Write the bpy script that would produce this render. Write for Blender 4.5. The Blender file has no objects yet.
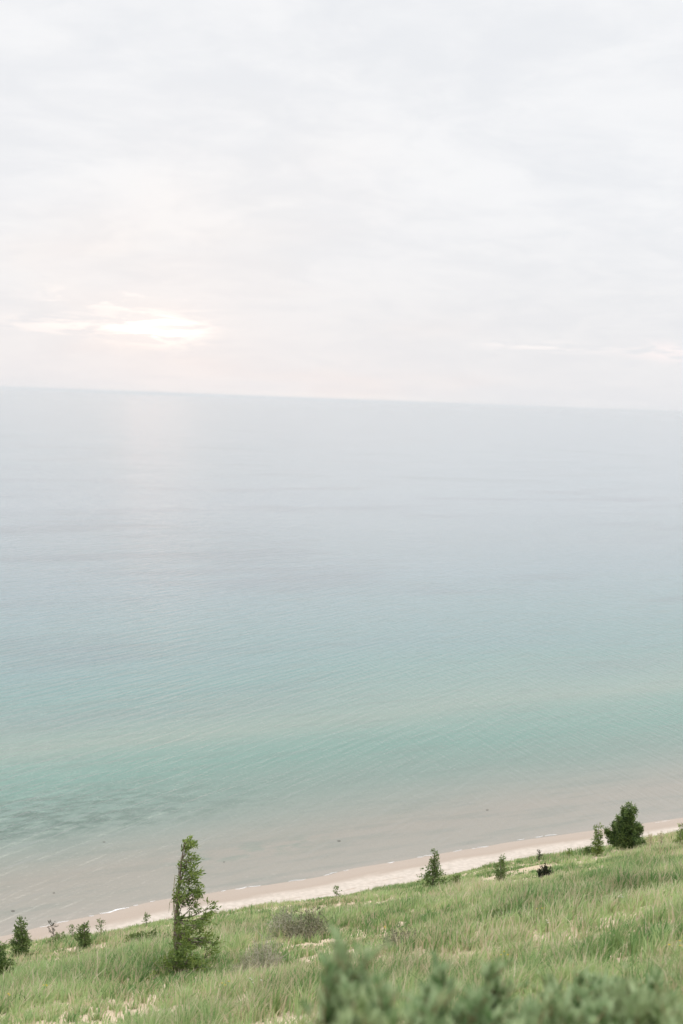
import bpy, math, random
import numpy as np
from mathutils import Vector
random.seed(7); rng = np.random.default_rng(11)
rad = math.radians
sc = bpy.context.scene
COL = sc.collection

# ------------------------------------------------------------------ camera frame
CAM_Z = 65.0
HAZE = 0.00004
LENS = 50.0
FPX = 1024 * LENS / 36.0
ROLL, PITCH = rad(2.1), rad(4.52)
Fv = np.array([0, math.cos(PITCH), -math.sin(PITCH)])
R0 = np.array([1.0, 0, 0]); U0 = np.cross(R0, Fv)
Rv = math.cos(ROLL) * R0 + math.sin(ROLL) * U0
Uv = -math.sin(ROLL) * R0 + math.cos(ROLL) * U0

def ray(px, py):
    d = Fv + Rv * (px - 341.5) / FPX + Uv * (512 - py) / FPX
    return d / np.linalg.norm(d)

# ------------------------------------------------------------------ terrain function
AN = rad(31.6)
NX, NY = -math.sin(AN), math.cos(AN)      # down the slope, towards the lake
TX, TY = math.cos(AN), math.sin(AN)       # along the shore

def vnoise(x, y, seed=0):
    x = np.asarray(x, float); y = np.asarray(y, float)
    xi = np.floor(x).astype(np.int64); yi = np.floor(y).astype(np.int64)
    xf = x - xi; yf = y - yi
    def h(a, b):
        n = (a * 374761393 + b * 668265263 + seed * 1442695041) & 0xFFFFFFFF
        n = ((n ^ (n >> 13)) * 1274126177) & 0xFFFFFFFF
        return ((n ^ (n >> 16)) & 0xFFFF) / 65535.0
    u = xf * xf * (3 - 2 * xf); v = yf * yf * (3 - 2 * yf)
    return (h(xi, yi) * (1 - u) + h(xi + 1, yi) * u) * (1 - v) + (h(xi, yi + 1) * (1 - u) + h(xi + 1, yi + 1) * u) * v

def fbm(x, y, seed=0, o=3):
    s = 0; a = .5
    for k in range(o):
        s = s + a * vnoise(x * 2 ** k, y * 2 ** k, seed + k * 17); a *= .5
    return s / (1 - .5 ** o) - .5

KV = [-4000, -300, -40, -10, 0, 2, 4, 6, 8, 10, 14, 20, 26, 34, 40, 60, 100, 126, 137, 145, 163, 180, 400, 1000]
KD = [-8, 6, 2.4, 1.5, 1.7, 2.05, 2.75, 3.66, 4.55, 5.37, 6.95, 9.2, 11.4, 14.3, 17.0, 27.2, 47, 59.0, 62.6, 63.5, 65.0, 66.4, 74, 90]
_tv = np.arange(-60, 220, .25)
_td = np.interp(_tv, KV, KD)
_k = np.ones(9) / 9
_td[8:-8] = np.convolve(_td, _k, 'same')[8:-8]
def drop(v):
    v = np.asarray(v, float)
    return np.where((v > -50) & (v < 210), np.interp(v, _tv, _td), np.interp(v, KV, KD))

def shore_wiggle(t):
    xs = np.linspace(-200, 400, 601); ys = np.interp(xs, [30, 53, 69, 81, 95, 112, 127, 142, 165, 190], [-3, -2.6, -.6, 0, -.7, -.1, .5, 0, -2.1, -2.6])
    ys = np.convolve(np.pad(ys, 6, mode='edge'), np.ones(13) / 13, 'valid')
    return np.interp(t, xs, ys) + .25 * np.sin(t / 5.3) + .15 * np.sin(t / 2.4 + 2)

def height_vt(v, t):
    v = np.asarray(v, float); t = np.asarray(t, float)
    beach = np.clip((v - 128) / 12, 0, 1)
    vv = v - beach * shore_wiggle(t) * np.clip((230 - v) / 40, 0, 1)
    z = CAM_Z - drop(vv)
    amp = (1 - beach) * np.clip((v + 6) / 8, .15, 1)
    z = z + amp * (.75 * fbm(v / 9.0, t / 11.0, 3) + .30 * fbm(v / 2.6, t / 3.4, 5) + .10 * fbm(v / .8, t / .9, 8))
    z = z + beach * .05 * fbm(v / 2.0, t / 5.0, 9)
    z = z + np.clip((v - 42) / 20, 0, 1) * (1 - beach) * 2.5 * fbm(v / 25.0, t / 18.0, 13)
    return z

def terr(x, y):
    return height_vt(x * NX + y * NY, x * TX + y * TY)

def hit(px, py, tmax=80):
    d = ray(px, py)
    t = np.arange(1.0, tmax, .05)
    zz = CAM_Z + d[2] * t
    g = terr(d[0] * t, d[1] * t)
    k = np.argmax(zz < g)
    if not (zz < g).any(): return None
    return np.array([d[0] * t[k], d[1] * t[k], g[k]])

def at_dist(px, dist):
    """ground point under image column px at horizontal distance dist"""
    d = ray(px, 900); s = dist / math.hypot(d[0], d[1])
    return np.array([d[0] * s, d[1] * s, float(terr(d[0] * s, d[1] * s))])

def project(P):
    q = P - np.array([0, 0, CAM_Z])
    w = q @ Fv
    return 341.5 + FPX * (q @ Rv) / w, 512 - FPX * (q @ Uv) / w, w

# ------------------------------------------------------------------ helpers
def tag(o, label=None, cat=None, group=None, kind=None):
    if label: o['label'] = label
    if cat: o['category'] = cat
    if group: o['group'] = group
    if kind: o['kind'] = kind
    return o

def quads(name, V, F, mat, tint=None, parent=None, smooth=False, loc=None):
    V = np.asarray(V, np.float32); F = np.asarray(F, np.int32)
    me = bpy.data.meshes.new(name)
    me.vertices.add(len(V)); me.vertices.foreach_set('co', V.ravel())
    me.loops.add(F.size); me.loops.foreach_set('vertex_index', F.ravel())
    me.polygons.add(len(F))
    me.polygons.foreach_set('loop_start', np.arange(0, F.size, 4, dtype=np.int32))
    me.polygons.foreach_set('loop_total', np.full(len(F), 4, np.int32))
    if smooth: me.polygons.foreach_set('use_smooth', np.ones(len(F), bool))
    me.update(calc_edges=True)
    if tint is not None:
        a = me.attributes.new('tint', 'FLOAT', 'POINT'); a.data.foreach_set('value', np.asarray(tint, np.float32))
    me.materials.append(mat)
    o = bpy.data.objects.new(name, me); COL.objects.link(o)
    if parent is not None: o.parent = parent
    if loc is not None: o.location = Vector([float(c) for c in loc])
    return o

def empty(name, loc):
    o = bpy.data.objects.new(name, None); COL.objects.link(o)
    o.empty_display_size = .2; o.location = Vector([float(c) for c in loc]); return o

class Geo:
    def __init__(s): s.V = []; s.F = []; s.T = []; s.n = 0
    def add(s, V, F, T=None):
        V = np.asarray(V, float); F = np.asarray(F, int)
        s.V.append(V); s.F.append(F + s.n); s.T.append(np.zeros(len(V)) + (0.5 if T is None else T)); s.n += len(V)
    def tube(s, pts, rads, sides=6, T=.5):
        pts = np.asarray(pts, float); n = len(pts)
        V = []
        for i in range(n):
            d = pts[min(i + 1, n - 1)] - pts[max(i - 1, 0)]
            d = d / (np.linalg.norm(d) + 1e-9)
            a = np.cross(d, [0.31, .95, .05]); a /= np.linalg.norm(a) + 1e-9
            b = np.cross(d, a)
            for k in range(sides):
                an = 2 * math.pi * k / sides
                V.append(pts[i] + rads[i] * (math.cos(an) * a + math.sin(an) * b))
        F = [[i * sides + k, i * sides + (k + 1) % sides, (i + 1) * sides + (k + 1) % sides, (i + 1) * sides + k]
             for i in range(n - 1) for k in range(sides)]
        s.add(V, F, T)
    def leaves(s, P, D, L, W, T):
        """diamond leaves at P along D"""
        n = len(P)
        D = D / (np.linalg.norm(D, axis=1, keepdims=True) + 1e-9)
        r = rng.normal(size=(n, 3)); S = np.cross(D, r); S /= np.linalg.norm(S, axis=1, keepdims=True) + 1e-9
        N = np.cross(D, S)
        L = np.broadcast_to(L, n)[:, None]; W = np.broadcast_to(W, n)[:, None]
        a = P; b = P + D * L * .45 + S * W * .5 + N * W * .15; c = P + D * L; d = P + D * L * .45 - S * W * .5 + N * W * .15
        V = np.stack([a, b, c, d], 1).reshape(-1, 3)
        F = np.arange(4 * n).reshape(n, 4)
        s.add(V, F, np.repeat(np.broadcast_to(T, n), 4))
    def build(s, name, mat, parent=None, smooth=False, loc=None):
        if not s.V: return None
        return quads(name, np.concatenate(s.V), np.concatenate(s.F), mat, np.concatenate(s.T), parent, smooth, loc)

# ------------------------------------------------------------------ materials
class NT:
    def __init__(s, tree): s.t = tree; tree.nodes.clear()
    def n(s, typ, **kw):
        x = s.t.nodes.new(typ)
        for k, v in kw.items(): setattr(x, k, v)
        return x
    def l(s, a, b): s.t.links.new(a, b)
    def inp(s, sock, v):
        if isinstance(v, bpy.types.NodeSocket): s.l(v, sock)
        elif v is not None: sock.default_value = v
    def m(s, op, a, b=None, c=None, clamp=False):
        x = s.n('ShaderNodeMath', operation=op, use_clamp=clamp)
        s.inp(x.inputs[0], a); s.inp(x.inputs[1], b)
        if c is not None: s.inp(x.inputs[2], c)
        return x.outputs[0]
    def rng(s, v, a, b, c=0.0, d=1.0, smooth=True):
        x = s.n('ShaderNodeMapRange', interpolation_type='SMOOTHSTEP' if smooth else 'LINEAR')
        s.inp(x.inputs[0], v)
        for k, q in zip((1, 2, 3, 4), (a, b, c, d)): x.inputs[k].default_value = q
        return x.outputs[0]
    def mix(s, f, a, b, mode='MIX'):
        x = s.n('ShaderNodeMix', data_type='RGBA', blend_type=mode)
        s.inp(x.inputs[0], f); s.inp(x.inputs[6], a); s.inp(x.inputs[7], b)
        return x.outputs[2]
    def noise(s, vec, scale, detail=3, rough=.5, dist=0):
        x = s.n('ShaderNodeTexNoise'); s.l(vec, x.inputs['Vector'])
        x.inputs['Scale'].default_value = scale; x.inputs['Detail'].default_value = detail
        x.inputs['Roughness'].default_value = rough; x.inputs['Distortion'].default_value = dist
        return x.outputs[0]
    def comb(s, x, y, z=0.0):
        c = s.n('ShaderNodeCombineXYZ')
        for k, q in enumerate((x, y, z)): s.inp(c.inputs[k], q)
        return c.outputs[0]
    def ramp(s, f, stops, interp='LINEAR'):
        x = s.n('ShaderNodeValToRGB'); s.inp(x.inputs[0], f)
        cr = x.color_ramp; cr.interpolation = interp
        while len(cr.elements) < len(stops): cr.elements.new(.5)
        for e, (p, c) in zip(cr.elements, stops): e.position = p; e.color = (*c, 1)
        return x.outputs[0]

def newmat(name):
    m = bpy.data.materials.new(name); m.use_nodes = True
    return m, NT(m.node_tree)

def leafmat(name, c1, c2, transl=.3, rough=.6):
    m, t = newmat(name)
    a = t.n('ShaderNodeAttribute', attribute_name='tint')
    col = t.mix(a.outputs['Fac'], (*c1, 1), (*c2, 1))
    g = t.n('ShaderNodeNewGeometry')
    nz = t.noise(g.outputs['Position'], 3.0, 2)
    col = t.mix(t.rng(nz, .35, .65, 0, .35), col, (c2[0] * .8, c2[1] * .7, c2[2] * .6, 1))
    p = t.n('ShaderNodeBsdfPrincipled'); t.l(col, p.inputs['Base Color']); p.inputs['Roughness'].default_value = rough
    p.inputs['Specular IOR Level'].default_value = .25
    tr = t.n('ShaderNodeBsdfTranslucent'); t.l(col, tr.inputs['Color'])
    mx = t.n('ShaderNodeMixShader'); mx.inputs[0].default_value = transl
    t.l(p.outputs[0], mx.inputs[1]); t.l(tr.outputs[0], mx.inputs[2])
    o = t.n('ShaderNodeOutputMaterial'); t.l(mx.outputs[0], o.inputs[0])
    return m

def barkmat(name, c1, c2):
    m, t = newmat(name)
    g = t.n('ShaderNodeNewGeometry')
    nz = t.noise(g.outputs['Position'], 40, 4)
    p = t.n('ShaderNodeBsdfPrincipled'); t.l(t.mix(t.rng(nz, .35, .65), (*c1, 1), (*c2, 1)), p.inputs['Base Color'])
    p.inputs['Roughness'].default_value = .85; p.inputs['Specular IOR Level'].default_value = .1
    o = t.n('ShaderNodeOutputMaterial'); t.l(p.outputs[0], o.inputs[0])
    return m

M = {}
M['cedar'] = leafmat('cedar_foliage', (.07, .135, .03), (.27, .36, .10))
M['dark_cedar'] = leafmat('dark_cedar_foliage', (.055, .105, .033), (.22, .31, .10))
M['pale_leaf'] = leafmat('pale_leaf', (.13, .2, .06), (.2, .27, .10))
M['dark_twig_leaf'] = leafmat('dark_bush_leaf', (.02, .03, .018), (.06, .07, .035))
M['dusk_leaf'] = leafmat('dull_leaf', (.07, .09, .045), (.22, .22, .13))
M['grey_leaf'] = leafmat('grey_green_leaf', (.15, .20, .10), (.32, .36, .22))
M['silver_leaf'] = leafmat('silvery_leaf', (.11, .215, .07), (.50, .62, .36), .42, .5)
M['grass'] = leafmat('beach_grass_blade', (.12, .245, .075), (.45, .57, .27), .45, .6)
M['straw'] = leafmat('straw_blade', (.42, .385, .24), (.66, .60, .42), .35, .7)
M['bark'] = barkmat('cedar_bark', (.13, .10, .08), (.27, .23, .19))
M['twig'] = barkmat('grey_twig', (.33, .31, .22), (.52, .48, .37))
M['pale_twig'] = barkmat('pale_twig', (.40, .37, .28), (.60, .56, .45))
M['red_stem'] = barkmat('red_brown_stem', (.20, .10, .06), (.34, .19, .12))
M['stone'] = barkmat('wet_stone', (.07, .07, .06), (.14, .13, .11))
M['yellow'] = leafmat('yellow_petal', (.75, .55, .04), (.85, .7, .1))
M['white_petal'] = leafmat('white_petal', (.7, .68, .6), (.8, .8, .74))

def pos_vt(t):
    g = t.n('ShaderNodeNewGeometry')
    v = t.n('ShaderNodeVectorMath', operation='DOT_PRODUCT'); t.l(g.outputs['Position'], v.inputs[0]); v.inputs[1].default_value = (NX, NY, 0)
    u = t.n('ShaderNodeVectorMath', operation='DOT_PRODUCT'); t.l(g.outputs['Position'], u.inputs[0]); u.inputs[1].default_value = (TX, TY, 0)
    return g.outputs['Position'], v.outputs['Value'], u.outputs['Value']

# sand
def sandmat():
    m, t = newmat('dune_sand')
    P, v, u = pos_vt(t)
    n1 = t.noise(P, .8, 5, .6); n2 = t.noise(P, 18, 4, .6); n3 = t.noise(P, 5, 3)
    col = t.mix(t.rng(n1, .35, .65), (.50, .40, .28, 1), (.60, .49, .36, 1))
    col = t.mix(t.rng(n2, .45, .75, 0, .5), col, (.33, .27, .19, 1))
    col = t.mix(t.rng(n3, .5, .75, 0, .45), col, (.36, .34, .20, 1))
    p = t.n('ShaderNodeBsdfPrincipled'); t.l(col, p.inputs['Base Color']); p.inputs['Roughness'].default_value = .95
    p.inputs['Specular IOR Level'].default_value = .1
    b = t.n('ShaderNodeBump'); b.inputs['Distance'].default_value = .04; t.l(t.noise(P, 7, 4, .6), b.inputs['Height']); t.l(b.outputs[0], p.inputs['Normal'])
    o = t.n('ShaderNodeOutputMaterial'); t.l(p.outputs[0], o.inputs[0]); return m
def beachmat():
    m, t = newmat('beach_sand')
    P, v, u = pos_vt(t)
    z = t.n('ShaderNodeSeparateXYZ'); t.l(P, z.inputs[0])
    uv = t.comb(t.m('MULTIPLY', v, 1.0), t.m('MULTIPLY', u, .22))
    nz = t.noise(uv, .35, 4, .6)
    h = t.m('ADD', z.outputs[2], t.m('MULTIPLY', t.m('SUBTRACT', nz, .5), .35))
    dry = t.mix(t.rng(t.noise(P, 1.5, 4), .35, .65), (.45, .395, .335, 1), (.53, .465, .40, 1))
    dry = t.mix(t.rng(nz, .55, .72, 0, .35), dry, (.43, .36, .29, 1))
    wet = (.36, .295, .24, 1)
    col = t.mix(t.rng(h, .28, .50), wet, dry)
    wr = t.m('LESS_THAN', t.m('ABSOLUTE', t.m('SUBTRACT', h, .62)), .012)
    col = t.mix(t.m('MULTIPLY', wr, t.rng(t.noise(P, .5, 2), .5, .6, 0, .5)), col, (.30, .22, .16, 1))
    p = t.n('ShaderNodeBsdfPrincipled'); t.l(col, p.inputs['Base Color'])
    t.l(t.rng(h, .1, .45, .6, .95), p.inputs['Roughness']); p.inputs['Specular IOR Level'].default_value = .2
    b = t.n('ShaderNodeBump'); b.inputs['Distance'].default_value = .05; t.l(t.noise(P, 3, 4, .6), b.inputs['Height']); t.l(b.outputs[0], p.inputs['Normal'])
    o = t.n('ShaderNodeOutputMaterial'); t.l(p.outputs[0], o.inputs[0]); return m

SH = 163.0
def watermat():
    m, t = newmat('lake_water')
    P, v, u = pos_vt(t)
    uv1 = t.comb(t.m('MULTIPLY', v, .011), t.m('MULTIPLY', u, .0045))
    nA = t.noise(uv1, 1.0, 3, .5); nB = t.noise(uv1, 3.0, 4, .55)
    s0 = t.m('SUBTRACT', v, SH)
    grow = t.rng(s0, 0, 130, 0, 1, False)
    wob = t.m('MULTIPLY', t.m('SUBTRACT', nA, .5), t.m('MULTIPLY', grow, 60))
    wob2 = t.m('MULTIPLY', t.m('SUBTRACT', nB, .5), t.m('MULTIPLY', grow, 46))
    s = t.m('ADD', s0, t.m('ADD', wob, wob2))
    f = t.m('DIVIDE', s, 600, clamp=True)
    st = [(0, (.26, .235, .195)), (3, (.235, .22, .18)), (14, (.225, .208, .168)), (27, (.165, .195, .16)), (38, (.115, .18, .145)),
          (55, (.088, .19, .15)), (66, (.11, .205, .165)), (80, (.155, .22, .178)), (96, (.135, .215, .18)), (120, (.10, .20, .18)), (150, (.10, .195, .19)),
          (200, (.12, .205, .21)), (270, (.14, .21, .23)), (380, (.17, .225, .245)), (590, (.20, .25, .28))]  # outer stops paled: part of the distance haze is put into the water colour
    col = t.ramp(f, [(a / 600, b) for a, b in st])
    # broad bands of deeper water and sandbars further out
    uv2 = t.comb(t.m('MULTIPLY', v, .02), t.m('MULTIPLY', u, .006))
    nC = t.noise(uv2, 1.0, 4, .55)
    col = t.mix(t.m('MULTIPLY', t.rng(nC, .50, .68), t.rng(s0, 60, 130, 0, .38)), col, (.085, .105, .125, 1))
    # weed and stones on the lake bed: dark mottled band in the trough
    bx = t.rng(s0, 26, 36); bx2 = t.rng(s0, 42, 62, 1, 0); bl = t.rng(u, 72, 125, 1, .0)
    uv3 = t.comb(t.m('MULTIPLY', v, .42), t.m('MULTIPLY', u, .17))
    nD = t.noise(uv3, 1.0, 6, .65)
    wm = t.m('MULTIPLY', t.m('MULTIPLY', bx, bx2), t.m('MULTIPLY', bl, t.rng(nD, .42, .60)))
    col = t.mix(t.m('MULTIPLY', wm, .8), col, (.035, .08, .055, 1))
    nE = t.noise(t.comb(t.m('MULTIPLY', v, .35), t.m('MULTIPLY', u, .05)), 1.0, 4, .6)
    col = t.mix(t.m('MULTIPLY', t.rng(nE, .45, .7), .3), col, (.10, .14, .115, 1))
    # a weedy bank further right close to shore
    wm2 = t.m('MULTIPLY', t.m('MULTIPLY', t.rng(s0, 8, 12), t.rng(s0, 13, 20, 1, 0)), t.m('MULTIPLY', t.rng(t.m('ABSOLUTE', t.m('SUBTRACT', u, 95)), 8, 18, 1, 0), t.rng(nD, .45, .6)))
    col = t.mix(t.m('MULTIPLY', wm2, .45), col, (.12, .17, .13, 1))
    # ripples: two crossing trains plus small chop, heights in metres
    def train(ang, lam, stretch, det=2, off=0):
        ca, sa = math.cos(rad(ang)), math.sin(rad(ang))
        a = t.n('ShaderNodeVectorMath', operation='DOT_PRODUCT'); t.l(P, a.inputs[0]); a.inputs[1].default_value = (ca, sa, 0)
        b = t.n('ShaderNodeVectorMath', operation='DOT_PRODUCT'); t.l(P, b.inputs[0]); b.inputs[1].default_value = (-sa, ca, 0)
        w = t.comb(t.m('MULTIPLY', a.outputs['Value'], 1 / (lam * stretch)), t.m('MULTIPLY', b.outputs['Value'], 1 / lam), off)
        return t.noise(w, 1.0, det, .45, .3)
    h1 = train(60, 1.9, 10, 2); h2 = train(66, .95, 8, 2, 3); h3 = train(-72, 1.0, 9, 2, 7); h4 = train(10, .55, 2.5, 2, 9)
    calm = t.rng(t.noise(t.comb(t.m('MULTIPLY', v, .006), t.m('MULTIPLY', u, .006)), 1.0, 3), .35, .65, .8, 1)
    sx_ = t.n('ShaderNodeSeparateXYZ'); t.l(P, sx_.inputs[0])
    left = t.rng(sx_.outputs[0], -90, 80, 1, .3); right = t.rng(sx_.outputs[0], -60, 90, .25, 1)
    hh = t.m('ADD', t.m('MULTIPLY', t.m('MULTIPLY', h1, left), .46), t.m('MULTIPLY', t.m('MULTIPLY', h2, left), .20))
    hh = t.m('ADD', hh, t.m('MULTIPLY', t.m('MULTIPLY', h3, right), .24))
    hh = t.m('ADD', hh, t.m('MULTIPLY', h4, .07))
    hh = t.m('MULTIPLY', hh, t.m('MULTIPLY', calm, t.rng(s0, 0, 60, .5, 1)))
    b = t.n('ShaderNodeBump'); b.inputs['Distance'].default_value = 1.0; b.inputs['Strength'].default_value = .85; t.l(hh, b.inputs['Height'])
    p = t.n('ShaderNodeBsdfPrincipled'); t.l(col, p.inputs['Base Color']); p.inputs['Roughness'].default_value = .12; p.inputs['IOR'].default_value = 1.33
    t.l(b.outputs[0], p.inputs['Normal'])
    o = t.n('ShaderNodeOutputMaterial'); t.l(p.outputs[0], o.inputs[0]); return m
M['sand'] = sandmat(); M['beach'] = beachmat(); M['water'] = watermat()
m, t = newmat('foam'); p = t.n('ShaderNodeBsdfPrincipled'); p.inputs['Base Color'].default_value = (.8, .8, .8, 1); p.inputs['Roughness'].default_value = .6
o = t.n('ShaderNodeOutputMaterial'); t.l(p.outputs[0], o.inputs[0]); M['foam'] = m

# ------------------------------------------------------------------ ground sheets
def grid(name, vs, ts, mat, zf=None):
    vv, tt = np.meshgrid(vs, ts, indexing='ij')
    z = height_vt(vv, tt) if zf is None else zf(vv, tt)
    X = vv * NX + tt * TX; Y = vv * NY + tt * TY
    V = np.stack([X, Y, z], -1).reshape(-1, 3)
    nv, nt = len(vs), len(ts)
    i = np.arange(nv * nt).reshape(nv, nt)
    F = np.stack([i[:-1, :-1], i[:-1, 1:], i[1:, 1:], i[1:, :-1]], -1).reshape(-1, 4)
    o = quads(name, V, F, mat, smooth=True)
    o.data.update()
    if o.data.polygons[0].normal.z < 0: o.data.flip_normals()
    return o
far = lambda a, b, n: np.geomspace(a, b, n)
ts = np.concatenate([-far(60, 60000, 22)[::-1], np.arange(-55, -22, 1.5), np.arange(-22, 45, .22), np.arange(45, 110, 1.5), far(115, 60000, 22)])
vs1 = np.concatenate([-far(8, 4000, 20)[::-1], np.arange(-7, 0, .5), np.arange(0, 40, .2), np.arange(40, 139, 1.5), [140.0]])
tag(grid('dune_slope', vs1, ts, M['sand']), 'sandy dune slope falling steeply towards the lake', 'ground', kind='structure')
ts2 = np.concatenate([-far(80, 60000, 22)[::-1], np.arange(-75, 130, .8), far(131, 60000, 22)])
vs2 = np.concatenate([np.arange(139.3, 175, .6), np.arange(180, 420, 20), [1000]])
tag(grid('beach', vs2, ts2, M['beach'], lambda v, t: height_vt(v, t) + .03 * (v < 140) - .04 * (v < 139.5)), 'narrow pale sand beach with a darker wet band along the water', 'beach', kind='structure')
vs3 = np.array([150, 170, 200, 260, 400, 700, 1500, 4000, 10000, 30000, 90000.0]); ts3 = np.concatenate([-far(50, 90000, 14)[::-1], [0], far(50, 90000, 14)])
tag(grid('lake', vs3, ts3, M['water'], lambda v, t: v * 0), 'calm turquoise lake with fine ripples reaching the horizon', 'water', kind='structure')

# foam lines where wavelets break
g = Geo()
lines_ = [(113, 909.5, 4.2, .13)] + [(px, 932 - px * .165, random.uniform(.5, 2.6), random.uniform(.02, .055)) for px in (18, 45, 62, 92, 140, 158, 205, 228, 246, 259, 300, 335, 352, 398, 428, 437, 466, 482, 491, 531, 549, 560, 604, 640, 658, 667)]
for (px, py, ln, fw) in lines_:
    d = ray(px, py); s = CAM_Z / -d[2]; x, y = d[0] * s, d[1] * s; v0 = x * NX + y * NY; t0 = x * TX + y * TY
    # on the water line
    n = 16
    tt = t0 + np.linspace(-ln / 2, ln / 2, n); vv = SH + shore_wiggle(tt) - .05 + .12 * np.sin(tt * 2.3 + px)
    w = fw * np.sin(np.linspace(0, math.pi, n)) * (.6 + .6 * rng.random(n)) + .02
    V = []
    for k, (a, b) in enumerate(((-1, .0), (-.4, .05), (.4, .05), (1, .0))):
        V.append(np.stack([(vv + a * w) * NX + tt * TX, (vv + a * w) * NY + tt * TY, np.full(n, .03 + b * .5)], 1))
    V = np.concatenate(V); F = [[r * n + k, r * n + k + 1, (r + 1) * n + k + 1, (r + 1) * n + k] for r in range(3) for k in range(n - 1)]
    g.add(V, F)
tag(g.build('wave_foam', M['foam'], smooth=True), 'thin white foam of wavelets breaking along the beach', 'foam', kind='stuff')

# ------------------------------------------------------------------ sand patches in the grass
patches = []
for (px, py, hw, hh_) in [(305, 915, 24, 2.5), (258, 914, 20, 3), (395, 908, 17, 4), (322, 921, 14, 3), (415, 903, 10, 3), (350, 912, 12, 3), (285, 1028, 48, 14), (325, 1008, 16, 8), (105, 1036, 24, 8),
                          (240, 908, 14, 3), (655, 866, 20, 2), (600, 859, 12, 2), (585, 866, 10, 2), (668, 857, 12, 2), (535, 868, 16, 2.5), (480, 894, 10, 2.5), (590, 900, 6, 1.5),
                          (606, 868, 10, 1.5), (640, 872, 10, 1.5), (490, 880, 12, 2.5), (457, 962, 14, 2), (622, 955, 10, 2), (330, 985, 16, 6), (265, 945, 16, 3), (560, 893, 14, 2), (510, 905, 16, 2.5), (430, 915, 14, 2.5), (505, 964, 8, 1.5)]:
    c = hit(px, py); e = hit(px + hw, py); tp = hit(px, py - hh_); bt = hit(px, py + hh_)
    if c is None: continue
    rx = (hw * np.linalg.norm(c - [0, 0, CAM_Z]) / FPX)
    ry = .5 * (np.linalg.norm((tp if tp is not None else c)[:2] - c[:2]) + np.linalg.norm((bt if bt is not None else c)[:2] - c[:2]))
    patches.append((c[0], c[1], max(rx, .12), min(max(ry, rx * .6), rx * 1.6)))
def patch_mask(x, y):
    m = np.zeros_like(x)
    wob = 1 + 1.2 * fbm(x / .7, y / .7, 31)
    for cx, cy, a, b in patches:
        r = np.hypot(cx, cy); ux, uy = cx / r, cy / r
        du = (x - cx) * ux + (y - cy) * uy; dw = (x - cx) * uy - (y - cy) * ux
        q = (du / b) ** 2 + (dw / a) ** 2
        m = np.maximum(m, np.clip(1.6 - q * wob, 0, 1))
    return m

BASES = [hit(px, py) for px, py in [(20, 960), (6, 976), (84, 948), (432, 889), (500, 883), (543, 879), (285, 950), (310, 942), (263, 974), (240, 978), (400, 946), (150, 944)]]
BASES = [(b_[0], b_[1], .45) for b_ in BASES if b_ is not None] + [(*hit(176, 971)[:2], 1.0), (*hit(196, 974)[:2], .8)]
def base_mask(x, y):
    m_ = np.zeros_like(x)
    for cx, cy, r_ in BASES:
        k_ = 1 - .06 * r_
        m_ = np.maximum(m_, np.clip(1.5 - np.hypot(x - cx * k_, y - cy * k_) / r_, 0, 1))
    return m_
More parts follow.
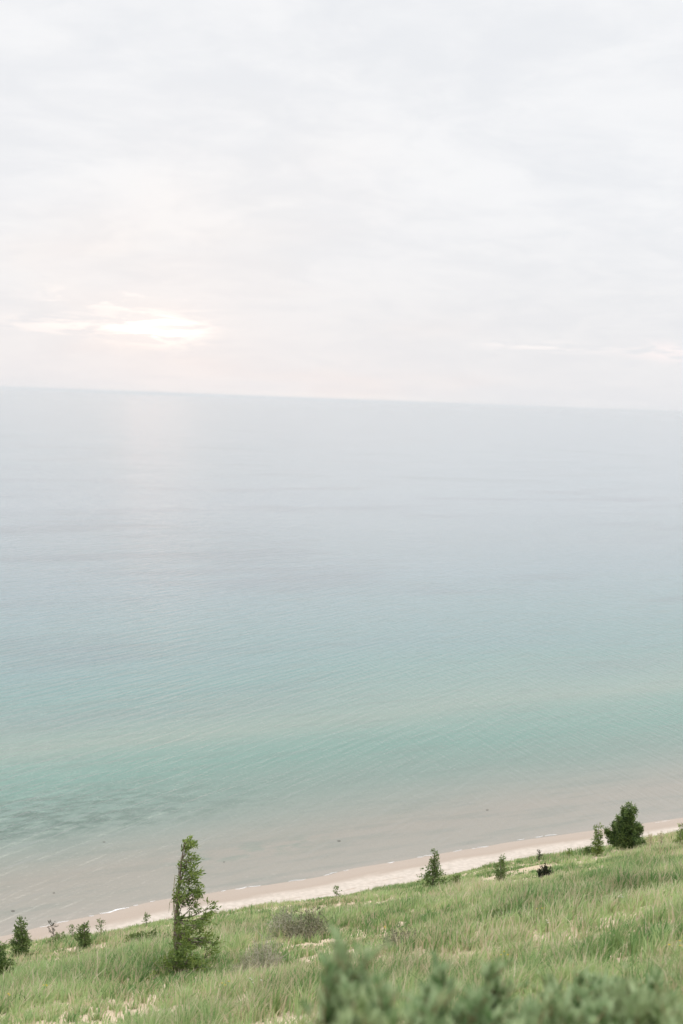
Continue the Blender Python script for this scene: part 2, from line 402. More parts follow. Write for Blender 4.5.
# ------------------------------------------------------------------ grass
def make_grass(name, mat, count, hmin, hmax, wid, seed, straw):
    r = np.random.default_rng(seed)
    n = int(count * 2.4)
    az = r.uniform(rad(-18), rad(19), n)
    d = 3.0 + 52 * r.random(n) ** .72
    x = d * np.sin(az); y = d * np.cos(az)
    # tufts: snap most blades to tuft centres
    tuft = 9.0
    q = r.random(n) < .75
    cell = .34
    ci = np.floor(x / cell); cj = np.floor(y / cell)
    jx = vnoise(ci * 7.13, cj * 3.71, 51); jy = vnoise(ci * 2.9, cj * 8.3, 52)
    cx = (ci + jx) * cell; cy = (cj + jy) * cell
    tx = cx + r.normal(0, .05, n); ty = cy + r.normal(0, .05, n)
    x = np.where(q, tx, x); y = np.where(q, ty, y)
    v = x * NX + y * NY; tt = x * TX + y * TY
    dens = .72 + 1.3 * fbm(x / 2.2, y / 2.2, 61) + .9 * fbm(x / .8, y / .8, 62)
    sm = fbm(x / 3.1, y / 3.1, 71, 3)
    if straw: dens = dens * np.clip(.6 + 3.4 * sm, .08, 1.6)
    else: dens = dens * np.clip(.85 - 1.9 * sm, .25, 1.4)
    dens = np.clip(dens, .38, 2) * (1 - .97 * patch_mask(x, y))
    keep = (r.random(n) < dens) & (v < 50) & (v > 1.2)
    x, y, v, tt, q = (a[keep][:count] for a in (x, y, v, tt, q)); n = len(x)
    cx = cx[keep][:n]; cy = cy[keep][:n]
    z = terr(x, y) - .015
    big = np.clip(.66 + 1.9 * fbm(x / 1.7, y / 1.7, 81), .35, 1.3)
    edge = np.interp(v, [5, 12, 24, 33, 50], [.9, 1.0, .8, .55, .5])
    h = r.uniform(hmin, hmax, n) * big * edge
    h *= (1 - .5 * patch_mask(x, y)) * (1 - .6 * base_mask(x, y))
    out = np.stack([x - cx, y - cy], 1) * np.where(q, 4.0, 0)[:, None] + r.normal(0, .16, (n, 2)) + np.array([.10, .03])
    out = out * h[:, None] * 1.1
    P0 = np.stack([x, y, z], 1)
    P1 = P0 + np.stack([out[:, 0] * .25, out[:, 1] * .25, h * .55], 1)
    P2 = P0 + np.stack([out[:, 0] * .95, out[:, 1] * .95, h * (1 - .25 * np.clip(np.hypot(out[:, 0], out[:, 1]) / h, 0, 1))], 1)
    an = r.uniform(0, math.pi, n); S = np.stack([np.cos(an), np.sin(an) * .6, np.zeros(n)], 1) * (wid * r.uniform(.6, 1.3, n) * np.clip(np.hypot(x, y) / 18, .45, 1.15))[:, None]
    V = np.stack([P0 - S * .5, P0 + S * .5, P1 - S * .45, P1 + S * .45, P2 - S * .07, P2 + S * .07], 1).reshape(-1, 3)
    b = np.arange(n)[:, None] * 6
    F = np.concatenate([b + [0, 1, 3, 2], b + [2, 3, 5, 4]], 1).reshape(-1, 4)
    tint = np.clip(.5 + 2.4 * fbm(x / 1.3, y / 1.3, 91) + r.normal(0, .34, n), 0, 1)
    return quads(name, V, F, mat, np.repeat(tint, 6))
tag(make_grass('beach_grass', M['grass'], 340000, .20, .46, .020, 5, False), 'blue green beach grass in tufts covering the dune slope', 'grass', kind='stuff')
tag(make_grass('dry_grass', M['straw'], 105000, .20, .56, .014, 6, True), 'straw coloured dry grass blades scattered through the green tufts', 'dry grass', kind='stuff')

# ------------------------------------------------------------------ trees and shrubs
def px_local(base, d_eff, pts):
    """offsets in photo pixels (right, up) from the base -> metres in world x, z"""
    s = d_eff / FPX
    out = []
    for a, b in pts:
        X = (math.cos(ROLL) * a - math.sin(ROLL) * b) * s
        Z = (math.sin(ROLL) * a + math.cos(ROLL) * b) * s
        out.append((X, Z))
    return out

def sprays(g, c, r, n, dirn, L=.07, W=.022, k=9, spread=.55, tone=(.2, .8)):
    """n leaf sprays inside an ellipsoid c, r; every spray is a little fan of scale leaves"""
    c = np.array(c, float); r = np.array(r, float)
    q = rng.normal(size=(n, 3)); q /= np.linalg.norm(q, axis=1, keepdims=True); q *= rng.random((n, 1)) ** .45
    C = c + q * r
    D = np.array(dirn, float) + q * .8 + rng.normal(0, .35, (n, 3)); D /= np.linalg.norm(D, axis=1, keepdims=True)
    T = rng.uniform(*tone, n)
    P = np.repeat(C, k, 0) + np.repeat(D, k, 0) * (rng.random((n * k, 1)) * L * 1.6) + rng.normal(0, L * .22, (n * k, 3))
    DD = np.repeat(D, k, 0) + rng.normal(0, spread, (n * k, 3))
    g.leaves(P, DD, L * rng.uniform(.6, 1.2, n * k), W * rng.uniform(.7, 1.3, n * k), np.clip(np.repeat(T, k) + rng.normal(0, .12, n * k), 0, 1))

def root_at(px, py):
    h = None
    while h is None:
        h = hit(px, py); py += 1
    return h

# --- the tall windswept cedar
b = root_at(176, 976); deff = project(b)[2]
root = empty('cedar_tree', b)
tag(root, 'tall thin windswept cedar with ragged branches mostly on its right side', 'tree')
Z = lambda l: px_local(b, deff, l)
def zz(zx, zy): return ((zx - 235) / 6.61, (964 - zy) / 6.61)   # measured on an enlargement of the tree
tr = Geo()
trunk = [zz(240, 970), zz(232, 700), zz(238, 580), zz(252, 450), zz(262, 320), zz(278, 180), zz(298, 75), zz(306, 55)]
tp = [np.array([x, .0 + .04 * math.sin(i * 1.7), z]) for i, (x, z) in enumerate(Z(trunk))]
tr.tube(tp, [.042, .036, .03, .025, .02, .013, .008, .003], 8)
dead = Geo()
dp = [np.array([x, .05, z]) for x, z in Z([zz(236, 620), zz(222, 520), zz(222, 400), zz(230, 290)])]
dead.tube(dp, [.02, .016, .011, .004], 5)
for a_, b_ in ((zz(222, 440), zz(196, 470)), (zz(196, 470), zz(190, 540)), (zz(222, 400), zz(250, 380)), (zz(226, 340), zz(236, 300)), (zz(222, 520), zz(204, 560))):
    q = Z([a_, b_]); dead.tube([[q[0][0], .05, q[0][1]], [q[1][0], .02, q[1][1]]], [.007, .003], 4)
dead.build('dead_stem', M['pale_twig'], root)
cl = [(306, 66, 14, 18), (330, 85, 22, 18), (300, 120, 26, 26), (345, 168, 34, 14), (312, 205, 34, 22), (295, 262, 38, 30), (362, 268, 32, 22), (335, 300, 26, 18), (325, 352, 48, 30), (365, 398, 30, 42),
      (325, 410, 38, 28), (225, 462, 26, 26), (280, 482, 48, 20), (350, 440, 28, 26), (340, 505, 22, 36), (255, 240, 12, 16), (458, 500, 24, 22), (435, 540, 28, 26), (380, 580, 46, 36), (420, 640, 34, 34), (310, 620, 55, 36), (265, 660, 44, 40),
      (350, 670, 50, 36), (250, 740, 38, 46), (300, 780, 44, 40), (430, 712, 28, 16), (475, 755, 34, 16), (390, 780, 20, 16), (240, 820, 44, 46), (205, 880, 44, 44), (130, 915, 60, 34), (180, 850, 34, 40), (270, 870, 60, 50),
      (340, 860, 44, 50), (410, 830, 46, 44), (440, 870, 40, 34), (350, 920, 70, 30), (240, 930, 60, 26), (90, 925, 28, 24), (290, 700, 52, 36), (360, 740, 46, 34), (280, 830, 40, 36), (420, 790, 44, 30), (330, 800, 40, 34), (248, 340, 16, 26), (262, 400, 26, 26), (246, 560, 26, 30), (225, 640, 26, 40), (222, 720, 26, 40), (215, 800, 34, 40), (160, 890, 40, 34)]
br = tr; lf = Geo()
for i, (zx, zy, rx, rz) in enumerate(cl):
    (cx, cz), = Z([zz(zx, zy)])
    sx, sz = rx / 6.61 * deff / FPX, rz / 6.61 * deff / FPX
    cy = rng.uniform(-.8, .8) * (.12 + .42 * max(0, min(1, (zy - 150) / 750)))
    jj = min(range(len(tp)), key=lambda k: abs(tp[k][2] - (cz - .12)) + 0 * k)
    o_ = tp[jj]
    mid = (o_ + np.array([cx, cy, cz])) / 2 + np.array([0, 0, -.04])
    br.tube([o_, mid, [cx, cy, cz]], [.016, .010, .004], 5)
    for k in range(5):
        e = np.array([cx, cy, cz]) + rng.normal(0, 1, 3) * [sx * .7, sx * .7, sz * .7]
        br.tube([mid * .3 + np.array([cx, cy, cz]) * .7, e], [.005, .002], 4)
    vol = (sx * sz) ** .5
    n = int(9 + 1350 * sx * sz)
    sprays(lf, (cx, cy, cz), (sx * .72, max(sx * .7, .07), sz * .62), int(n * (.8 if zy < 560 else (.55 if zy < 840 else .5))), (.85, 0, .45), L=.07, W=.021, k=8, tone=(.1, 1))
    sprays(lf, ((o_[0] + cx) / 2, cy * .6, cz - .02), (abs(cx - o_[0]) * .4 + .01, .05, .03), int(n * .25) + 1, (.4, 0, .6), L=.05, W=.018, k=7)
br.build('trunk', M['bark'], root, smooth=True)
lf.build('crown', M['cedar'], root)

# --- general small conifer
def conifer(px, py, hpx, wpx, name, label, cat, mat='cedar', top=1.3, n_sp=260, lobes=14, fill=1.0, group=None, tone=(.0, 1.0), subs=0):
    b = root_at(px, py); s = project(b)[2] / FPX
    H = hpx * s; Wd = wpx * s
    root = empty(name, b); tag(root, label, cat, group)
    tr = Geo(); n = 7
    pts = [np.array([rng.normal(0, .012 * H) * (i > 0), rng.normal(0, .012 * H) * (i > 0), H * i / (n - 1)]) for i in range(n)]
    pts[0] = np.array([0, 0, -.04])
    tr.tube(pts, [max(.022 * H * (1 - i / n) ** .8, .003) for i in range(n)], 7)
    bg = tr; lf = Geo()
    L = min(.06, .035 + .02 * H); 
    for i in range(lobes):
        f = (i + .3) / lobes
        hz = H * (.04 + .92 * f)
        prof = max(1 - f * 1.04, .02) ** (1 / top) * (.75 + .5 * rng.random())
        a = i * 2.4 + rng.uniform(-.5, .5)
        rr = Wd / 2 * prof * rng.choice([.45, .85, 1.25]) * (.6 if subs else 1)
        for q in range(3 if f < .6 else (2 if f < .85 else 1)):
            aa = a + q * 2.1 + rng.uniform(-.4, .4)
            rl = rr * rng.uniform(.65, 1.15)
            end = np.array([math.cos(aa) * rl * .75, math.sin(aa) * rl * .75, hz + rl * .25])
            st_ = np.array([0, 0, max(hz - rl * .15, .01)])
            bg.tube([st_, (st_ + end) / 2 + [0, 0, -.02 * H], end], [.008 * H ** .5, .005 * H ** .5, .002], 4)
            c_ = st_ * .4 + end * .6
            sprays(lf, c_, (max(rl * .45, .02) + .01, max(rl * .45, .02) + .01, H / lobes * .5), int(n_sp * .26 * fill * (.35 + (1 - f)) / lobes) + 2, (math.cos(aa) * .8, math.sin(aa) * .8, .5), L=L * 1.15, W=L * .42, k=7, tone=tone)
    for j in range(subs):
        aa = [2.8, 3.5, 2.6, .2, 3.0][j % 5]; hh = H * [.86, .70, .52, .5, .36][j % 5]; ox = math.cos(aa) * Wd * [.17, .33, .44, .30, .58][j % 5]; oy = math.sin(aa) * Wd * .25
        bg.tube([[0, 0, 0], [ox * .7, oy * .7, hh * .4], [ox, oy, hh]], [.02, .014, .003], 5)
        for i in range(9):
            f = i / 9
            sprays(lf, (ox * (.5 + .5 * f), oy, hh * (.15 + .85 * f)), (Wd * .17 * (1 - f) + .02, Wd * .17 * (1 - f) + .02, hh / 11), int(n_sp / 75), (0, 0, 1), L=L, W=L * .36, k=8, tone=tone)
    bg.build('trunk', M['bark'], root, smooth=True)
    lf.build('crown', M[mat], root)
    return root

conifer(20, 960, 44, 24, 'cedar_tree', 'small dark conical cedar near the left edge of the slope against the beach', 'tree', 'dark_cedar', 1.15, 520, 13)
conifer(-1, 976, 34, 28, 'cedar_shrub', 'bushy dark cedar shrub cut by the left edge of the photo', 'shrub', 'dark_cedar', 2.0, 520, 9)
conifer(84, 948, 27, 22, 'cedar_tree', 'little stepped cedar standing right of the pale green mound at the slope edge', 'tree', 'dark_cedar', 1.0, 300, 9)
conifer(433, 889, 40, 30, 'cedar_tree', 'slender conical cedar at the slope edge in the middle of the photo', 'tree', 'dark_cedar', 1.0, 480, 13)
conifer(455, 889, 16, 15, 'cedar_shrub', 'low cedar seedling just right of the slender conical cedar', 'shrub', 'cedar', 1.5, 200, 6)
conifer(500, 883, 28, 16, 'cedar_tree', 'light green young cedar standing alone between the slender cedar and the dark low bush', 'tree', 'pale_leaf', 1.3, 260, 9)
conifer(597, 856, 33, 13, 'cedar_tree', 'narrow column shaped young cedar just left of the dense bushy cedar', 'tree', 'cedar', 1.6, 260, 11)
conifer(628, 849, 47, 40, 'cedar_tree', 'dense dark bushy cedar with several pointed tops above the beach', 'tree', 'dark_cedar', 1.7, 2400, 15, subs=5)
conifer(590, 855, 9, 20, 'cedar_shrub', 'low spreading cedar shrub at the foot of the column shaped cedar', 'shrub', 'dark_cedar', 3, 260, 5)
conifer(642, 848, 9, 15, 'cedar_shrub', 'low dark cedar shrub at the right foot of the dense bushy cedar', 'shrub', 'dark_cedar', 3, 220, 4)
conifer(680, 848, 26, 13, 'cedar_tree', 'thin sapling cut by the right edge of the photo', 'tree', 'cedar', 2.0, 110, 7)

# --- leafy low mounds and thin saplings along the edge
def mound(px, py, wpx, hpx, name, label, mat, twig='twig', n=40, leaf_n=500, L=.05, W=.02, cat='shrub', group=None, lean=0., tone=(.2, .8), depth=1.0, rt=.004):
    b = root_at(px, py); s = project(b)[2] / FPX
    H = hpx * s; R_ = wpx * s / 2
    root = empty(name, b); tag(root, label, cat, group)
    tw = Geo(); tips = []
    for i in range(n):
        a = rng.uniform(0, 2 * math.pi); q = rng.random() ** .6
        bx, by = math.cos(a) * q * R_ * .55, math.sin(a) * q * R_ * .55 * depth
        ex, ey = math.cos(a) * q * R_ + lean * H + rng.normal(0, .05 * R_), math.sin(a) * q * R_ * depth
        ez = H * (1 - .55 * q * q) * rng.choice([.5, .8, 1.0, 1.15]) * rng.uniform(.85, 1.05)
        bz = float(terr(b[0] + bx, b[1] + by)) - b[2] - .02
        mx = np.array([(bx * .6 + ex * .4), (by * .6 + ey * .4), ez * .5 + bz * .5]) + rng.normal(0, .03 * H, 3)
        tw.tube([[bx, by, bz], mx, [ex, ey, ez + bz]], [rt, rt * .75, rt * .35], 4)
        tips.append(((bx, by, bz), mx, (ex, ey, ez + bz)))
        for k in range(3):
            f = rng.random(); p0 = mx * (1 - f) + np.array([ex, ey, ez + bz]) * f
            e = p0 + rng.normal(0, .12 * H, 3) + [0, 0, .1 * H]
            tw.tube([p0, e], [rt * .5, rt * .25], 3); tips.append((p0, (p0 + e) / 2, e))
    tw.build('stem', M[twig], root)
    if leaf_n:
        lf = Geo(); idx = rng.integers(0, len(tips), leaf_n); f = rng.random(leaf_n)[:, None]
        A = np.array([tips[i][1] for i in idx]); B = np.array([tips[i][2] for i in idx])
        P = A * (1 - f) + B * f + rng.normal(0, .006, (leaf_n, 3))
        D = (B - A) / (np.linalg.norm(B - A, axis=1, keepdims=True) + 1e-6) + rng.normal(0, .6, (leaf_n, 3)) + [0, 0, .3]
        lf.leaves(P, D, L * rng.uniform(.6, 1.2, leaf_n), W * rng.uniform(.7, 1.2, leaf_n), rng.uniform(*tone, leaf_n))
        lf.build('foliage', M[mat], root)
    return root
mound(57, 948, 20, 15, 'leafy_shrub', 'pale green leafy mound with thin bare tips beside the little stepped cedar', 'pale_leaf', n=30, leaf_n=900)
mound(150, 944, 58, 10, 'leafy_shrub', 'bright green low patch of leaves just left of the tall cedar', 'pale_leaf', n=70, leaf_n=3000, L=.045, W=.025)
mound(543, 879, 17, 13, 'dark_bush', 'dark nearly black low bush leaning to the right among the grass', 'dark_twig_leaf', n=50, leaf_n=1800, lean=.25, tone=(0, .6))
mound(308, 942, 50, 32, 'twiggy_bush', 'grey brown twiggy bush with a darker right side behind the blurred shrubs', 'dusk_leaf', twig='twig', n=110, leaf_n=2600, L=.04, W=.014, tone=(.2, 1), rt=.005)
mound(285, 938, 40, 30, 'twiggy_bush', 'pale thin stemmed bush touching the left side of the grey brown twiggy bush', 'grey_leaf', twig='pale_twig', n=80, leaf_n=1300, L=.04, W=.013, rt=.007)
mound(263, 972, 44, 36, 'twiggy_bush', 'pale dry bush of upright bare stems lower down the slope right of the tall cedar', 'grey_leaf', twig='pale_twig', n=95, leaf_n=900, L=.04, W=.012, rt=.007)
mound(240, 978, 26, 22, 'twiggy_bush', 'small sparse grey bush left of the pale dry bush', 'grey_leaf', twig='twig', n=60, leaf_n=400, L=.03, W=.012)
mound(400, 946, 44, 18, 'twiggy_bush', 'flat dark grey bush in the grass right above the blurred shrubs', 'dusk_leaf', twig='twig', n=90, leaf_n=900, L=.03, W=.012, tone=(.3, 1))
mound(600, 884, 26, 8, 'leafy_shrub', 'low dull green patch of leaves below the dense bushy cedar', 'grey_leaf', n=40, leaf_n=1000, L=.04, W=.02)
mound(505, 925, 40, 16, 'leafy_shrub', 'lush fresh green clump in the grass in the middle of the slope', 'pale_leaf', n=60, leaf_n=1400, L=.06, W=.012)

def sapling(px, py, hpx, label, mat='cedar', n=26, spread=.13, top=.5):
    b = root_at(px, py); s = project(b)[2] / FPX; H = hpx * s
    root = empty('sapling', b); tag(root, label, 'sapling', 'thin saplings along the slope edge')
    st_ = Geo(); st_.tube([[0, 0, -.03], [.02, 0, H * .5], [-.01, .01, H]], [.008, .006, .003], 5)
    lf = Geo()
    for k in range(5):
        f = .35 + .65 * k / 4; a = k * 2.3
        e = np.array([math.cos(a) * spread * H, math.sin(a) * spread * H, H * f + .03]); st_.tube([[0, 0, H * f - .05], e], [.004, .002], 4)
        sprays(lf, e, (.05, .05, .05), n // 4, (0, 0, 1), L=.045, W=.02, k=5)
    sprays(lf, (0, 0, H), (.04, .04, .07), n // 3, (0, 0, 1), L=.045, W=.02, k=5)
    st_.build('stem', M['bark'], root); lf.build('foliage', M[mat], root)
for px, py, h, lb, mt in [(72, 942, 13, 'small dark tipped sapling between the pale green mound and the little stepped cedar', 'dark_cedar'),
                          (100, 938, 14, 'dark thin sapling just right of the little stepped cedar', 'dark_cedar'),
                          (52, 945, 20, 'tall bare tipped sapling rising out of the pale green mound', 'dark_twig_leaf'),
                          (336, 903, 13, 'tiny yellowish sapling alone against the beach in the middle', 'pale_leaf'),
                          (146, 926, 9, 'tiny pale sapling against the beach left of the tall cedar', 'pale_leaf'),
                          (539, 864, 9, 'tiny dark sapling against the beach above the dark low bush', 'dark_twig_leaf'),
                          (569, 860, 7, 'very short green sapling at the edge left of the low spreading cedar', 'cedar'),
                          (650, 850, 12, 'pinkish sparse sapling right of the dense bushy cedar', 'straw'),
                          (661, 849, 12, 'round topped pale sapling near the right edge of the photo', 'straw')]:
    sapling(px, py, h, lb, mt)

# --- flowering plants
def flower(px, py, label, mat='yellow', hpx=9, n=3, cat='flower'):
    b = root_at(px, py + hpx); s = project(b)[2] / FPX; H = hpx * s * 1.25 + .12
    root = empty('yellow_flower' if mat == 'yellow' else 'white_flower', b); tag(root, label, cat, 'yellow flowers in the grass' if mat == 'yellow' else 'white flowers in the grass')
    st_ = Geo(); hd = Geo()
    for k in range(n):
        e = np.array([rng.normal(0, .035), rng.normal(0, .035), H * rng.uniform(.85, 1.0)])
        st_.tube([[0, 0, -.02], [e[0] * .3, e[1] * .3, H * .5], e], [.003, .0025, .002], 4)
        m_ = 7; an = np.arange(m_) * 2 * math.pi / m_
        D = np.stack([np.cos(an), np.sin(an), .35 + 0 * an], 1)
        hd.leaves(np.repeat(e[None], m_, 0), D, .016, .010, rng.random(m_))
    st_.build('stem', M['grass'], root); hd.build('blossom', M[mat], root)
for a in [(541, 917, 'yellow flower head in the grass below the dark low bush'),
          (678, 955, 'bright yellow flower cut by the right edge of the photo'),
          (383, 934, 'yellow flower in the grass right of the grey brown twiggy bush'),
          (8, 1003, 'yellow flower near the lower left corner'),
          (225, 992, 'yellow flower in the grass below the small sparse grey bush'),
          (45, 994, 'yellow flower left of the lower left sand patch'),
          (505, 963, 'dull yellow flower just above the blurred shrubs')]:
    flower(*a)
flower(547, 930, 'small white flower below the yellow flower in the middle of the grass', 'white_petal', n=4)
flower(617, 905, 'loose white flower heads in the grass on the right side', 'white_petal', n=5)
flower(256, 990, 'small white flower beside the lower sand patch', 'white_petal', n=4)

# --- blurred leafy shrubs close to the camera
def near_shrub(px, top_py, dist, wpx, label, tone=(.0, 1.0), dens=1.0):
    b = at_dist(px, dist)
    d = ray(px, top_py); s = dist / math.hypot(d[0], d[1]); ztop = CAM_Z + d[2] * s
    H = ztop - b[2]
    R_ = wpx / 2 * dist / FPX * 1.0
    root = empty('silverberry_shrub', b); tag(root, label, 'shrub', 'leafy shrubs close to the camera')
    st_ = Geo(); lf = Geo()
    n = int(8 * dens + wpx / 5.5)
    for i in range(n):
        a = rng.uniform(0, 2 * math.pi); q = rng.random() ** .5
        base = np.array([math.cos(a) * q * R_ * .4, math.sin(a) * q * R_ * .4, -.03])
        h = H * 1.05 * rng.uniform(.70, 1.0) * (1 - .10 * q * q)
        tip = np.array([math.cos(a) * q * R_, math.sin(a) * q * R_ * 1.2, h])
        mid = base * .45 + tip * .55 + rng.normal(0, .015, 3); mid[2] = h * .55
        st_.tube([base, mid, tip], [.006, .0045, .002], 5)
        m_ = 44
        f = rng.uniform(.0, 1, m_)[:, None] ** .8
        P = mid * (1 - f) + tip * f
        low = rng.random((m_ // 3, 1)); P = np.concatenate([P, base * (1 - low) + mid * low]); nn = len(P)
        an = rng.uniform(0, 2 * math.pi, nn); D = np.stack([np.cos(an) * .7, np.sin(an) * .7, rng.uniform(.7, 2.2, nn)], 1)
        lf.leaves(P, D, rng.uniform(.05, .085, nn), rng.uniform(.016, .026, nn), np.clip(rng.uniform(*tone, nn), 0, 1))
        for k in range(5):
            f = rng.random(); p0 = mid * (1 - f) + tip * f; e = p0 + np.array([rng.normal(0, .04), rng.normal(0, .04), rng.uniform(.04, .1)])
            st_.tube([p0, e], [.0025, .001], 4)
            P = p0 + (e - p0) * rng.random((12, 1)); an = rng.uniform(0, 2 * math.pi, 12)
            lf.leaves(P, np.stack([np.cos(an) * .7, np.sin(an) * .7, rng.uniform(.4, 1.5, 12)], 1), rng.uniform(.025, .045, 12), .012, np.clip(rng.uniform(*tone, 12), 0, 1))
    st_.build('stem', M['red_stem'], root); lf.build('foliage', M['silver_leaf'], root)
for a in [(346, 948, 3.9, 50, 'blurred leafy shrub furthest left and tallest of the foreground shrubs'),
          (382, 984, 3.8, 34, 'low blurred shrub just right of the tallest foreground shrub'),
          (432, 966, 4.1, 44, 'blurred silvery shrub second tallest of the left foreground shrubs'),
          (352, 1004, 3.5, 50, 'blurred low foliage at the bottom edge under the tallest foreground shrub'),
          (425, 1006, 3.5, 60, 'blurred low foliage at the bottom edge under the second tallest foreground shrub'),
          (474, 1006, 4.0, 34, 'short blurred shrub in the dip of the foreground row'),
          (500, 978, 4.8, 26, 'narrow upright blurred shrub in the middle of the foreground row'),
          (532, 994, 5.0, 64, 'wide blurred shrub right of the narrow upright foreground shrub'),
          (580, 982, 5.8, 61, 'upright darker shrub in the right half of the foreground row'),
          (622, 993, 5.2, 70, 'leafy shrub between the upright darker shrub and the right edge'),
          (664, 986, 5.8, 70, 'leafy shrub reaching the right edge below the yellow flower'),
          (505, 1010, 4.0, 98, 'blurred foliage along the bottom edge below the narrow upright shrub'),
          (585, 1006, 4.2, 98, 'blurred foliage along the bottom edge below the upright darker shrub'),
          (655, 1006, 4.2, 112, 'blurred foliage filling the bottom right corner')]:
    near_shrub(*a)

# --- dark stones lying in the shallows
for (px, py, r_, lb) in [(13, 911, .26, 'dark stone in the shallows above the left beach'), (54, 893, .18, 'small dark stone in the shallows above the left end of the foam line'),
                         (339, 841, .26, 'dark stone in the water above the middle of the beach'),
                         (224, 862, .18, 'dark stone in the water right of the tall cedar top'),
                         (487, 810, .26, 'dark stone in the water right of the middle'), (104, 842, .2, 'stone at the lower rim of the dark weedy water on the left')]:
    d = ray(px, py); s = CAM_Z / -d[2]
    me = bpy.data.meshes.new('stone'); import bmesh
    bm = bmesh.new(); bmesh.ops.create_icosphere(bm, subdivisions=2, radius=1)
    for v_ in bm.verts:
        k = 1 + .35 * (float(vnoise(v_.co.x * 2 + px, v_.co.y * 2 + v_.co.z * 3, 3)) - .5)
        v_.co = Vector((v_.co.x * k * r_, v_.co.y * k * r_ * .9, v_.co.z * k * r_ * .28))
    bm.to_mesh(me); bm.free(); me.materials.append(M['stone'])
    o = bpy.data.objects.new('stone', me); COL.objects.link(o); o.location = (d[0] * s, d[1] * s, 0.0)
    tag(o, lb, 'stone', 'dark stones in the shallows')

# ------------------------------------------------------------------ sky
SUN_AZ_PX, SUN_Y_PX = 152, 328
sd = ray(SUN_AZ_PX, SUN_Y_PX)
sun_el = math.asin(sd[2]); sun_az = math.atan2(sd[0], sd[1])     # clockwise from +Y
w = bpy.data.worlds.new('World'); sc.world = w; w.use_nodes = True
t = NT(w.node_tree)
sky = t.n('ShaderNodeTexSky', sky_type='NISHITA'); sky.sun_disc = False; sky.sun_elevation = max(sun_el, rad(2)); sky.sun_rotation = sun_az
sky.air_density = 1.0; sky.dust_density = 1.5
tc = t.n('ShaderNodeTexCoord'); sp = t.n('ShaderNodeSeparateXYZ'); t.l(tc.outputs['Generated'], sp.inputs[0])
X, Y, Zc = sp.outputs
az = t.m('ARCTAN2', X, Y); el = t.m('ARCSINE', Zc)
zc = t.m('MAXIMUM', Zc, 0.0)
den = t.m('ADD', zc, .22)
pl = t.comb(t.m('DIVIDE', X, den), t.m('DIVIDE', Y, den))
warp = t.noise(pl, 1.2, 3)
pl2 = t.comb(t.m('ADD', t.m('DIVIDE', X, den), t.m('MULTIPLY', warp, .6)), t.m('DIVIDE', Y, den), .7)
c1 = t.noise(pl2, 2.6, 6, .55, .3); c2 = t.noise(pl2, 9.0, 5, .6, .3)
cl_ = t.m('ADD', t.m('MULTIPLY', c1, .6), t.m('MULTIPLY', c2, .4))
BG = .1
def cc(r, g, b): return (r / BG, g / BG, b / BG, 1)
lowc = t.mix(t.rng(el, 0.0, .16), cc(.815, .825, .85), cc(.84, .86, .895))
hic = t.mix(t.rng(el, 0.0, .16), cc(.85, .853, .87), cc(.925, .935, .955))
cloud = t.mix(t.rng(cl_, .36, .64), lowc, hic)
# overcast skies are brighter towards the zenith
zen = t.rng(el, rad(17), rad(60), 1.0, 2.35)
cloud = t.mix(1.0, cloud, t.comb(zen, zen, zen), 'MULTIPLY')
cover = t.rng(t.noise(pl2, .9, 3), .25, .5, .965, .985)
base = t.mix(cover, sky.outputs[0], cloud)
# openings in the cloud where the low sun shines through
azs = t.m('SUBTRACT', az, sun_az); els = t.m('SUBTRACT', el, sun_el)
def blob(da, de, ra, re):
    a = t.m('DIVIDE', t.m('SUBTRACT', azs, da), ra); e = t.m('DIVIDE', t.m('SUBTRACT', els, de), re)
    q = t.m('ADD', t.m('MULTIPLY', a, a), t.m('MULTIPLY', e, e))
    return t.m('EXPONENT', t.m('MULTIPLY', q, -1.0))
streak = t.noise(t.comb(t.m('MULTIPLY', az, 26), t.m('MULTIPLY', t.m('ADD', el, t.m('MULTIPLY', az, .0)), 150)), 1.0, 5, .6, .4)
sk = t.rng(streak, .42, .62)
PX = 1 / FPX
core = t.m('MULTIPLY', blob(5 * PX, 0, 42 * PX, 16 * PX), t.rng(streak, .40, .62, .1, 1.15))
arm = t.m('MULTIPLY', blob(-80 * PX, 0 * PX, 62 * PX, 9 * PX), sk)
wisp = t.m('MULTIPLY', blob(-45 * PX, 26 * PX, 60 * PX, 9 * PX), t.rng(streak, .50, .62))
wide = blob(10 * PX, -10 * PX, 90 * PX, 55 * PX)
r1 = t.m('MULTIPLY', blob(395 * PX, -4 * PX, 70 * PX, 5 * PX), sk)
r2 = t.m('MULTIPLY', blob(508 * PX, -6 * PX, 36 * PX, 9 * PX), sk)
hz = t.m('MULTIPLY', blob(170 * PX, -61 * PX, 130 * PX, 4 * PX), .55)
sunhole = t.m('MULTIPLY', blob(4 * PX, 0, 26 * PX, 6.5 * PX), t.rng(streak, .42, .66, .04, 1.0))
def addc(a, f, c): return t.mix(1.0, a, t.mix(f, (0, 0, 0, 1), c), 'ADD')
base = addc(base, sunhole, cc(4.6, 2.5, 1.9)); base = addc(base, core, cc(.40, .29, .19)); base = addc(base, arm, cc(.22, .15, .10)); base = addc(base, wisp, cc(.2, .15, .11))
base = addc(base, wide, cc(.035, .012, .0)); base = addc(base, r1, cc(.14, .10, .075)); base = addc(base, r2, cc(.16, .085, .06)); base = addc(base, hz, cc(.10, .075, .05))
bg = t.n('ShaderNodeBackground'); t.l(base, bg.inputs[0]); bg.inputs[1].default_value = BG
wo = t.n('ShaderNodeOutputWorld'); t.l(bg.outputs[0], wo.inputs[0])

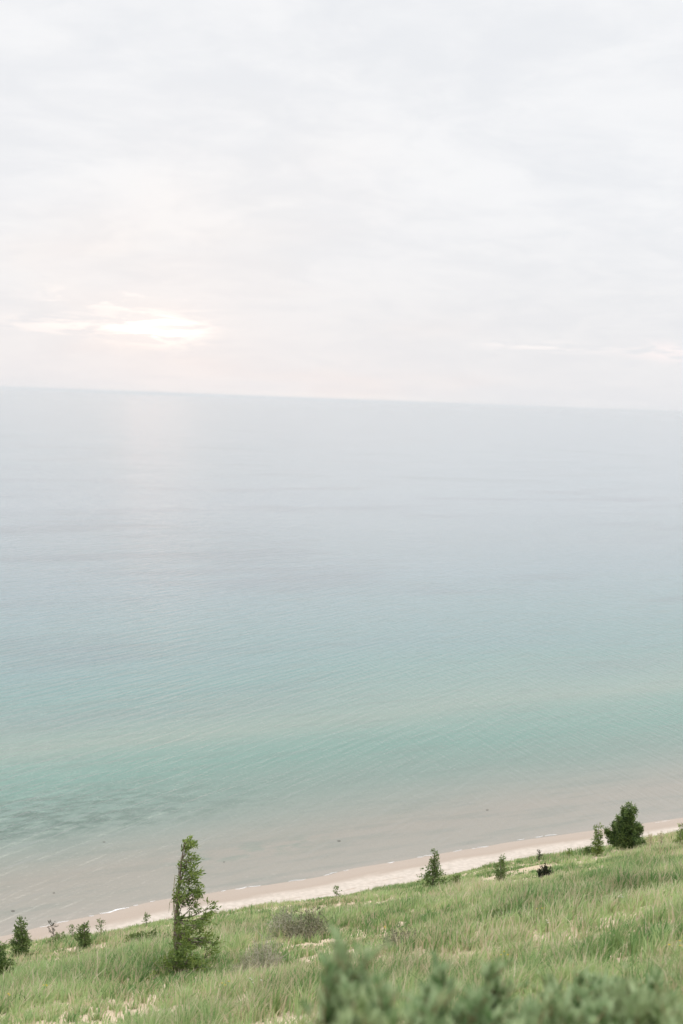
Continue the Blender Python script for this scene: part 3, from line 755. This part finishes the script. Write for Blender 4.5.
sl = bpy.data.lights.new('sun', 'SUN'); sl.energy = 1.0; sl.angle = rad(50); sl.color = (1, .94, .88)
so = bpy.data.objects.new('sun', sl); COL.objects.link(so)
# light comes softly through thick cloud, mostly from high above the lake on the sun's side
so.rotation_euler = Vector((math.sin(sun_az) * .64, math.cos(sun_az) * .64, .77)).to_track_quat('Z', 'Y').to_euler()

# ------------------------------------------------------------------ haze over the lake
import bmesh
bm = bmesh.new(); bmesh.ops.create_cube(bm, size=1)
hm = bpy.data.meshes.new('haze'); 
for v_ in bm.verts: v_.co = Vector((v_.co.x * 260000, v_.co.y * 260000, -110 if v_.co.z < 0 else CAM_Z + 12))
bm.to_mesh(hm); bm.free()
m, t = newmat('haze'); pv = t.n('ShaderNodeVolumePrincipled'); pv.inputs['Density'].default_value = HAZE; pv.inputs['Color'].default_value = (.80, .79, .785, 1); pv.inputs['Anisotropy'].default_value = .2
o = t.n('ShaderNodeOutputMaterial'); t.l(pv.outputs[0], o.inputs['Volume']); hm.materials.append(m)
ho = bpy.data.objects.new('haze', hm); COL.objects.link(ho); tag(ho, 'thin pale haze lying over the lake', 'haze', kind='stuff')

# ------------------------------------------------------------------ camera
cd = bpy.data.cameras.new('camera'); cam = bpy.data.objects.new('camera', cd); COL.objects.link(cam)
cd.sensor_fit = 'VERTICAL'; cd.sensor_height = 36; cd.sensor_width = 24; cd.lens = LENS; cd.clip_start = .05; cd.clip_end = 300000
from mathutils import Matrix
mw = Matrix(((Rv[0], Uv[0], -Fv[0], 0), (Rv[1], Uv[1], -Fv[1], 0), (Rv[2], Uv[2], -Fv[2], CAM_Z), (0, 0, 0, 1)))
cam.matrix_world = mw
cd.dof.use_dof = True; cd.dof.focus_distance = 30; cd.dof.aperture_fstop = 2.2
sc.camera = cam
sc.view_settings.view_transform = 'Standard'; sc.view_settings.look = 'None'; sc.view_settings.exposure = 0; sc.view_settings.gamma = 1
sc.cycles.use_denoising = True
sc.cycles.max_bounces = 6; sc.cycles.volume_bounces = 1; sc.cycles.diffuse_bounces = 3; sc.cycles.transmission_bounces = 3
